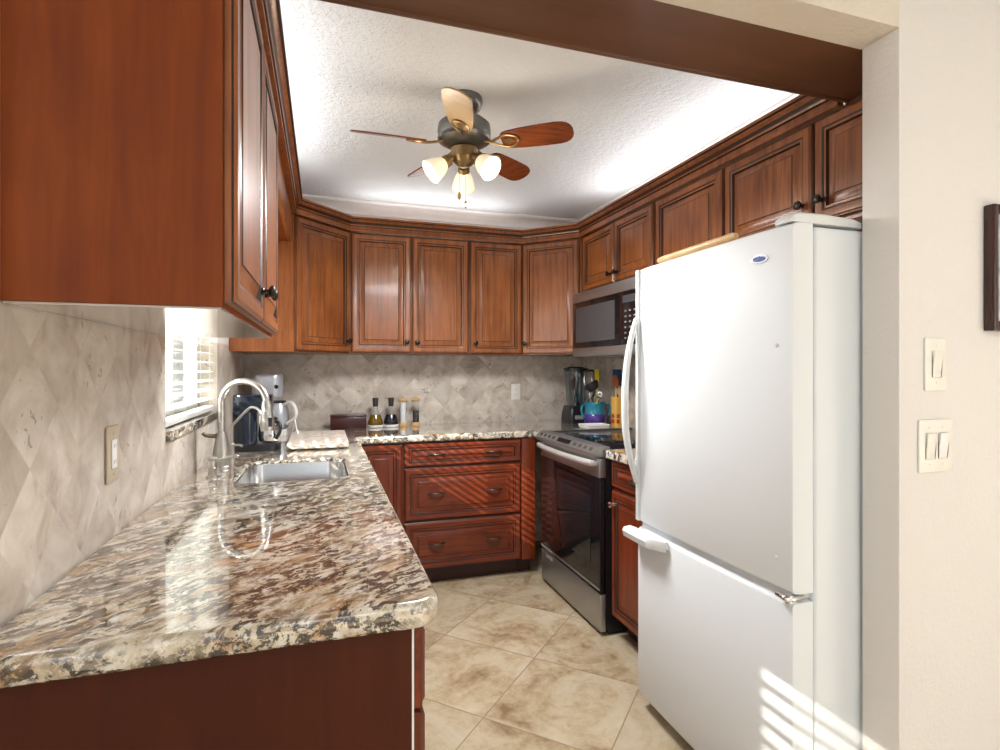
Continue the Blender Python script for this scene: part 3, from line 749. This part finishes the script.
# ------------------------------------------------------------------ ceiling fan
FCX, FCY = .565, 2.235
fn = thing('ceiling_fan', 'five-blade ceiling fan with three lit frosted lamps', 'ceiling fan', (FCX, FCY, ZC), -YAW)
obj('canopy', lathe(B(), [(.075, -.001), (.078, -.02), (.068, -.045), (.05, -.06), (.05, -.085)], 36), m_fanmet, fn)
obj('motor_housing', lathe(B(), [(.05, -.0855), (.085, -.095), (.108, -.115), (.112, -.145), (.108, -.168), (.112, -.172), (.108, -.182), (.075, -.200), (.05, -.208)], 40), m_fanmet, fn)
obj('switch_housing', lathe(B(), [(.05, -.2085), (.056, -.215), (.056, -.255), (.045, -.268), (.03, -.282), (.012, -.292), (0, -.294)], 32), m_brass, fn)
BZ = -.198
for k in range(5):
    az = math.radians(-90+72*k); ca, sa = math.cos(az), math.sin(az)
    M = RZ(az) @ T(0, 0, BZ)
    P = M @ RX(math.radians(-20))
    bm = B(); out = []
    L0, L1 = .165, .462
    side = [(L0, .030), (L0+.012, .042), (L0+.035, .048), (.25, .053), (.34, .057), (.40, .057), (.425, .053), (.443, .044), (.455, .030), (.461, .014)]
    poly = [(x, -y) for x, y in side] + [(x, y) for x, y in reversed(side)]
    loft(bm, [[P @ Vector((x, y, -.003)) for x, y in poly], [P @ Vector((x, y, .003)) for x, y in poly]])
    b = obj('blade', bm, m_fanlit if k == 0 else m_fan, fn, 'blade toward the viewer, reflected light in its pale colour' if k == 0 else None)
    bm = B()
    tube(bm, [P @ Vector(p) for p in curve_pts([(.09, 0, .008), (.12, 0, .0), (.15, .018, -.006), (.19, .034, -.006), (.225, .022, -.006), (.238, 0, -.006), (.225, -.022, -.006), (.19, -.034, -.006), (.15, -.018, -.006), (.12, 0, .0)], 4)], .0055, 8)
    oval(bm, .022, .013, -.0075, -.004, P @ T(.195, 0, 0), 20)
    obj('blade_iron', bm, m_brass, b, 'brass blade iron')
for k, az in enumerate((-62, 58+120, 58-0)):
    pass
for az in (-38, 75+125, -105+200):
    a = math.radians(az)
    M = RZ(a) @ T(.038, 0, -.245) @ RY(math.radians(128))
    arm = obj('lamp_arm', lathe(B(), [(.013, -.01), (.013, .03), (.024, .036), (.026, .055), (.022, .06)], 20, M), m_brass, fn)
    sh = obj('lamp_shade', lathe(B(), [(.022, .0605), (.030, .068), (.040, .09), (.046, .115), (.051, .135), (.049, .135), (.044, .115), (.038, .09), (.028, .07), (.021, .063)], 28, M, caps=False), m_shade, arm)
    obj('bulb', lathe(B(), [(0, .058), (.012, .062), (.014, .075), (.022, .095), (.020, .110), (.010, .118), (0, .12)], 18, M), m_bulb, arm)
    ld = bpy.data.lights.new('fan_bulb', 'POINT'); lo = bpy.data.objects.new('fan_bulb', ld); C.objects.link(lo)
    ld.energy = 2.0; ld.color = (1, .86, .68); ld.shadow_soft_size = .07
    lo.location = Vector((FCX, FCY, ZC)) + RZ(-YAW).to_3x3() @ (M @ Vector((0, 0, .175)))
fl = area('added_fill_disk', (FCX, FCY, 1.985), .5, .5, 35, (.97, .98, 1)); fl.data.shape = 'DISK'  # added soft fill below the fan, besides its own bulbs
for (x, y, L) in ((-.018, -.035, .12), (.008, -.03, .155)):
    bm = B(); tube(bm, [(x, y, -.272), (x, y, -.29-L)], .0013, 6); lathe(bm, [(0, -.008), (.006, 0), (.008, .012), (.004, .024), (.0015, .026)], 12, T(x, y, -.31-L))
    obj('pull_chain', bm, m_brass, fn)

# ------------------------------------------------------------------ outlets and switches
def plate(name, label, cat, M, gangs, mat, mat2, w_, h, kind='decora'):
    t = thing(name, label, cat); t.matrix_world = M     # local: x right, z up, faces -y
    obj('cover_plate', bx(-w_/2, w_/2, -.006, -.0003, -h/2, h/2, bev=.003), mat, t)
    for g in range(gangs):
        cx = (g-(gangs-1)/2)*.046
        if kind == 'outlet':
            i = obj('receptacle', bx(cx-.0165, cx+.0165, -.009, -.0062, -.034, .034, bev=.002), mat2, t)
            for s in (-1, 1):
                bm = B()
                for q in (-.006, .006): box(bm, cx+q-.001, cx+q+.001, -.0094, -.0088, s*.019-.004, s*.019+.004)
                obj('slots', bm, m_grey, i)
        else:
            bm = B(); vs = box(bm, cx-.0165, cx+.0165, -.010, -.0062, -.034, .034, bev=.002)
            for v in vs:
                if v.co.y < -.008: v.co.y -= .004*v.co.z/.034
            obj('rocker', bm, mat2[g] if isinstance(mat2, list) else mat2, t)
    bm = B()
    for g in range(gangs):
        for s in (-1, 1): lathe(bm, [(0, 0), (.003, 0), (.0025, .001), (0, .0012)], 10, T((g-(gangs-1)/2)*.046, -.0061, s*.048) @ RX(PI/2))
    obj('screws', bm, mat, t)
    return t
plate('wall_outlet', 'beige plate with white receptacle on the left stone wall', 'outlet', T(XL, 1.51, 1.107) @ RZ(PI/2), 1, m_beige, m_wplastic, .075, .132, 'outlet')
plate('wall_outlet', 'ivory outlet on the back stone wall, right of the mills', 'outlet', T(1.372, YB, 1.132) @ RZ(0), 1, m_ivory, m_ivory, .072, .118, 'outlet')
plate('light_switch', 'single ivory rocker switch, upper of two on the cream wall', 'switch', T(1.508, YD0, 1.318), 1, m_ivory, m_ivory, .078, .136)
plate('light_switch', 'double ivory rocker switch, lower of two on the cream wall', 'switch', T(1.508, YD0, 1.108), 2, m_ivory, [m_ivory, m_wplastic], .122, .136)

# picture on the dining wall
pf = thing('framed_picture', 'dark wooden framed picture at the right edge of the wall', 'picture', (1.693, YD0, 1.408))
PW, PH = .27, .338
bm = B()
for a in ((0, .019, 0, PH), (PW-.019, PW, 0, PH)): box(bm, a[0], a[1], -.028, -.001, a[2], a[3], bev=.004)
for a in ((.019, PW-.019, 0, .026), (.019, PW-.019, PH-.026, PH)): box(bm, a[0], a[1], -.028, -.001, a[2], a[3], bev=.004)
obj('frame', bm, m_frame, pf); obj('print', bx(.0191, PW-.0191, -.022, -.004, .0261, PH-.0261), m_picture, pf, 'glossy blue-grey print')

# ------------------------------------------------------------------ things on the counters
CT = .9155
cm = thing('coffee_maker', 'black coffee maker with navy sheen behind the faucet', 'coffee maker', (-.31, 2.90, CT))
bm = B(); loft(bm, [[Vector((x, y, z)) for x, y in rrect(-.095, .115, -.085, .085, .05)] for z in (0, .026, .030)]); obj('base', bm, m_blk, cm)
bm = B(); loft(bm, [[Vector((x, y, z)) for x, y in rrect(-.095, .012, -.085, .085, .045)] for z in (.0305, .185)]); obj('water_tank', bm, m_navy, cm, 'glossy navy tank')
bm = B(); loft(bm, [[Vector((x*k, y*k, z)) for x, y in rrect(-.095, .080, -.085, .085, .05)] for z, k in ((.1855, .98), (.19, 1), (.258, 1), (.266, .96))]); obj('brew_head', bm, m_navy, cm)
bm = B(); lathe(bm, [(.035, .033), (.048, .040), (.052, .07), (.046, .12), (.036, .14)], 28, T(.064, 0, 0)); ca_ = obj('carafe', bm, m_chrome, cm, 'shiny carafe')
obj('carafe_lid', lathe(B(), [(.037, .141), (.036, .152), (.012, .158), (0, .158)], 24, T(.064, 0, 0)), m_blk, ca_)
obj('carafe_handle', tube(B(), curve_pts([(.085, -.032, .135), (.112, -.062, .128), (.116, -.068, .09), (.098, -.05, .055)], 5), .008, 10), m_blk, ca_)

cw = thing('coffee_maker', 'silver and white coffee maker in the back left corner', 'coffee maker', (-.30, 3.52, CT))
bm = B(); loft(bm, [[Vector((x, y, z)) for x, y in rrect(-.09, .10, -.09, .09, .045)] for z in (0, .03, .034)]); obj('base', bm, m_wplastic, cw)
bm = B(); loft(bm, [[Vector((x, y, z)) for x, y in rrect(-.09, -.01, -.09, .09, .035)] for z in (.0345, .225)]); obj('water_tank', bm, m_wplastic, cw)
bm = B(); loft(bm, [[Vector((x*k, y*k, z)) for x, y in rrect(-.09, .075, -.09, .09, .05)] for z, k in ((.2255, .97), (.235, 1), (.335, 1), (.352, .97), (.358, .9))]); hd_ = obj('brew_head', bm, m_silverp, cw, 'silver upper housing')
obj('power_light', lathe(B(), [(0, 0), (.012, 0), (.010, .004), (0, .005)], 16, T(.045, -.0905, .285) @ RX(PI/2)), m_blk, hd_)
bm = B(); lathe(bm, [(.04, .037), (.056, .045), (.062, .09), (.055, .15), (.04, .185)], 28, T(.052, 0, 0)); ca_ = obj('carafe', bm, m_silverp, cw)
obj('carafe_lid', lathe(B(), [(.041, .186), (.04, .2), (0, .204)], 24, T(.052, 0, 0)), m_blk, ca_)
obj('carafe_handle', tube(B(), curve_pts([(.085, -.03, .178), (.125, -.065, .19), (.150, -.085, .15), (.146, -.08, .10), (.10, -.045, .065)], 6), .0105, 10), m_wplastic, ca_, 'white looped handle')
pc = obj('power_cord', tube(B(), curve_pts([(-.175, 3.36, CT+.005), (-.16, 3.35, CT+.045), (-.150, 3.33, CT+.10), (-.140, 3.31, CT+.05), (-.128, 3.30, CT+.013)], 6), [.0035]*20+[.009]*5, 8), m_wplastic)
tag(pc, 'short white power cord with plug beside the silver coffee maker', 'cord')

cb = slab_curve('cutting_board', [rrect(-.165, .125, 2.79, 3.40, .03)], CT+.006, CT+.026, .004, m_board)
tag(cb, 'speckled stone cutting board lying on the counter past the sink', 'cutting board')
bm = B()
for x in (-.13, .09):
    for y in (2.84, 3.35): lathe(bm, [(.012, 0), (.012, .0055)], 12, T(x, y, CT+.0003))
o = obj('feet', bm, m_blk); o.parent = cb

mb = thing('wooden_box', 'low maroon wooden box on the back counter', 'box', (.16, 3.70, CT))
obj('box_body', bx(-.112, .112, -.05, .05, 0, .078, bev=.006), m_maroon, mb)
obj('lid', bx(-.114, .114, -.052, .052, .0785, .094, bev=.006), m_maroon, mb)

def cruet(x, liquid, label):
    t = thing('cruet', label, 'bottle', (x, 3.73, CT), 0, 'oil and vinegar cruets')
    obj('foot', lathe(B(), [(.047, 0), (.051, .004), (.051, .014), (.047, .017)], 30), m_wplastic, t, 'white round foot')
    obj('liquid', lathe(B(), [(.046, .0175), (.050, .030), (.047, .046), (.037, .075), (.034, .083), (0, .083)], 30), liquid, t)
    obj('glass_neck', lathe(B(), [(.034, .0835), (.022, .104), (.0155, .118), (.015, .138)], 26), m_clear, t)
    obj('stopper', lathe(B(), [(.0135, .1385), (.016, .140), (.0195, .192), (.0175, .196), (0, .196)], 20), m_cork, t)
cruet(.335, m_oil, 'glass cruet of amber oil with black stopper, beside maroon box')
cruet(.438, m_vin, 'glass cruet of dark vinegar with black stopper')
def mill(x, fill, label, half):
    t = thing('pepper_mill' if half else 'salt_mill', label, 'mill', (x, 3.74, CT), 0, 'salt and pepper mills')
    obj('wooden_base', lathe(B(), [(.028, 0), (.030, .004), (.029, .018), (.025, .026)], 26), m_bamboo, t)
    obj('contents', lathe(B(), [(.0205, .0265), (.0205, .10 if half else .164), (0, .10 if half else .164)], 24), fill, t)
    obj('clear_barrel', lathe(B(), [(.0222, .0265), (.0222, .166)], 26, caps=False), m_clear, t)
    obj('cap', lathe(B(), [(.025, .1665), (.032, .172), (.033, .178), (.022, .188), (.008, .192), (.006, .197), (0, .198)], 26), m_bamboo, t, 'wooden mushroom cap')
mill(.520, m_salt, 'clear mill filled with white salt, pale wooden cap', False)
mill(.606, m_pepper, 'clear mill half filled with dark peppercorns, pale wooden cap', True)

bl_ = thing('blender', 'black blender with clear jar in the back right corner', 'blender', (1.745, 3.61, CT))
bm = B(); loft(bm, [[Vector((x*k, y*k, z)) for x, y in rrect(-.085, .085, -.085, .085, .03)] for z, k in ((0, 1.02), (.02, 1.04), (.07, 1.0), (.115, .88), (.125, .80))]); bs = obj('motor_base', bm, m_blk, bl_)
obj('control_strip', bx(-.05, .05, -.0905, -.084, .03, .06, bev=.003), m_grey, bs)
obj('jar', lathe(B(), [(.062, .1255), (.070, .15), (.084, .372), (.082, .372), (.068, .15), (.06, .128)], 32, caps=False), m_jar, bl_)
obj('blade_tower', lathe(B(), [(.03, .126), (.022, .14), (.012, .16), (.017, .20), (.010, .22), (.014, .27), (.006, .33), (0, .34)], 14), m_blk, bl_)
obj('lid', lathe(B(), [(.084, .3725), (.090, .377), (.090, .392), (.06, .396), (.058, .402), (0, .404)], 32), m_blk, bl_)
obj('handle', tube(B(), curve_pts([(.075, -.045, .376), (.11, -.065, .370), (.116, -.07, .30), (.107, -.064, .20), (.072, -.045, .155)], 6), .0085, 10), m_blk, bl_)

mg = thing('mug', 'turquoise and purple glazed mug holding utensils', 'mug', (1.785, 3.40, CT))
obj('mug_body', lathe(B(), [(0, 0), (.052, 0), (.058, .004), (.078, .036), (.079, .066), (.073, .080)], 34), m_purple, mg, 'purple lower body')
obj('mug_rim', lathe(B(), [(.073, .0805), (.068, .10), (.069, .138), (.075, .158), (.072, .158), (.064, .134), (.063, .095), (0, .088)], 34, caps=False), m_turq, mg, 'turquoise upper body')
for s in (-1, 1):
    obj('handle', tube(B(), curve_pts([(s*.069, -.012, .138), (s*.098, -.018, .142), (s*.110, -.02, .11), (s*.098, -.018, .072), (s*.076, -.014, .058)], 5), .007, 10), m_turq, mg)

cn = thing('utensil_canister', 'golden canister with red print holding spatulas beside the mug', 'canister', (1.866, 3.228, CT))
bm = B(); loft(bm, [[Vector((x, y, z)) for x, y in rrect(-.036, .036, -.036, .036, .015)] for z in (0, .205)] + [[Vector((x, y, .205)) for x, y in rrect(-.032, .032, -.032, .032, .012)], [Vector((x, y, .02)) for x, y in rrect(-.032, .032, -.032, .032, .012)]]); cbd = obj('canister_body', bm, m_mustard, cn)
for z in (.03, .065): obj('label_print', bx(-.0371, -.0362, -.018, .02, z, z+.026), m_red, cbd, 'red printed block')
for z in (.03, .065): obj('label_print', bx(-.03, -.008, -.0371, -.0362, z, z+.026), m_red, cbd, 'red printed block')

def utensil(name, label, cat, base, top, shape, mat, handle_m=None, rw=.022, rh=.045, grp=None):
    t = thing(name, label, cat, base, 0, grp)
    d = Vector(top)-Vector(base); L = d.length; q = d.to_track_quat('Z', 'Y').to_matrix().to_4x4()
    k = L-rh*1.7
    obj('handle', tube(B(), [q @ Vector((0, 0, 0)), q @ Vector((0, 0, k*.5)), q @ Vector((0, 0, k))], [.005, .006, .0045], 10), handle_m or mat, t)
    bm = B(); Mv = Matrix.Rotation(-.6, 4, 'Z')
    if shape == 'bowl':
        lathe(bm, [(0, -rh), (rw*.6, -rh*.82), (rw*.95, -rh*.3), (rw, 0), (rw*.94, 0), (rw*.88, -rh*.3), (rw*.5, -rh*.72), (0, -rh*.86)], 24, T(*(q @ Vector((0, 0, L)))) @ RX(-.5) @ RY(-.35))
    elif shape == 'spoon':
        rings = []
        for i in range(9):
            a = i/8; wv = rw*math.sin(PI*(.08+.84*a))**.7; zz = k+a*rh*1.7
            rings.append([q @ Mv @ Vector((wv*math.cos(u), .006*math.sin(u)*math.sin(PI*(.1+.8*a)), zz)) for u in [2*PI*j/14 for j in range(14)]])
        loft(bm, rings)
    else:
        box(bm, -rw, rw, -.003, .003, k, k+rh*1.7, bev=.0025, M=q @ Mv)
    obj('head', bm, mat, t); return t
GUT = 'utensils in the mug and canister'
# in the mug
CM = CT+.099
utensil('spatula', 'upright bright yellow spatula in the mug', 'spatula', (1.815, 3.420, CM), (1.838, 3.47, CT+.385), 'flat', m_yellow, rw=.018, rh=.06, grp=GUT)
utensil('ladle', 'broad black ladle leaning left from the mug', 'ladle', (1.772, 3.385, CM), (1.730, 3.350, CT+.285), 'bowl', m_blk, rw=.052, rh=.055, grp=GUT)
utensil('serving_spoon', 'silver serving spoon in the mug beside the ladle', 'spoon', (1.800, 3.378, CM), (1.795, 3.345, CT+.235), 'spoon', m_chrome, rw=.024, rh=.03, grp=GUT)
wk = thing('whisk', 'wire whisk standing in the mug above the ladle', 'whisk', (1.780, 3.435, CM), 0, GUT)
q = Vector((-.02, .03, .27)).to_track_quat('Z', 'Y').to_matrix().to_4x4()
obj('handle', tube(B(), [q @ Vector((0, 0, 0)), q @ Vector((0, 0, .14))], .005, 8), m_chrome, wk)
for k in range(4):
    a = k*PI/4
    obj('wire_loop', tube(B(), [q @ Vector((.030*math.sin(t_)*math.cos(a)*s_, .030*math.sin(t_)*math.sin(a)*s_, .14+.13*(1-math.cos(t_))/2)) for s_, t_ in [(1, PI*i/12) for i in range(13)]+[(-1, PI*(12-i)/12) for i in range(1, 13)]], .0014, 6), m_chrome, wk)
# in the canister
utensil('spatula', 'rust-coloured spatula in the golden canister', 'spatula', (1.856, 3.222, CT+.025), (1.835, 3.208, CT+.345), 'spoon', m_orange, m_bamboo, rw=.045, rh=.045, grp=GUT)
utensil('spatula', 'dark blue spatula in the golden canister, tallest of the utensils', 'spatula', (1.880, 3.246, CT+.025), (1.878, 3.258, CT+.385), 'flat', m_blue, rw=.030, rh=.062, grp=GUT)
utensil('spoon', 'dark blue spoon in the golden canister, right of tallest spatula', 'spoon', (1.884, 3.224, CT+.025), (1.890, 3.196, CT+.345), 'spoon', m_blue, rw=.026, rh=.05, grp=GUT)
utensil('spoon', 'pale wooden spoon in the golden canister, shortest of its utensils', 'spoon', (1.866, 3.212, CT+.025), (1.866, 3.202, CT+.275), 'spoon', m_bamboo, rw=.02, rh=.035, grp=GUT)
# white tray beside the cooktop
tr = thing('spoon_rest', 'flat white tray at the back edge of the cooktop', 'tray', (1.715, 3.245, CT))
bm = B(); loft(bm, [[Vector((x, y, z)) for x, y in rrect(-.105+i_, .075-i_, -.07+i_, .07-i_, .02)] for z, i_ in ((0, .012), (.004, .005), (.024, 0), (.026, .003), (.010, .012), (.008, .02))]); obj('tray', bm, m_wplastic, tr)
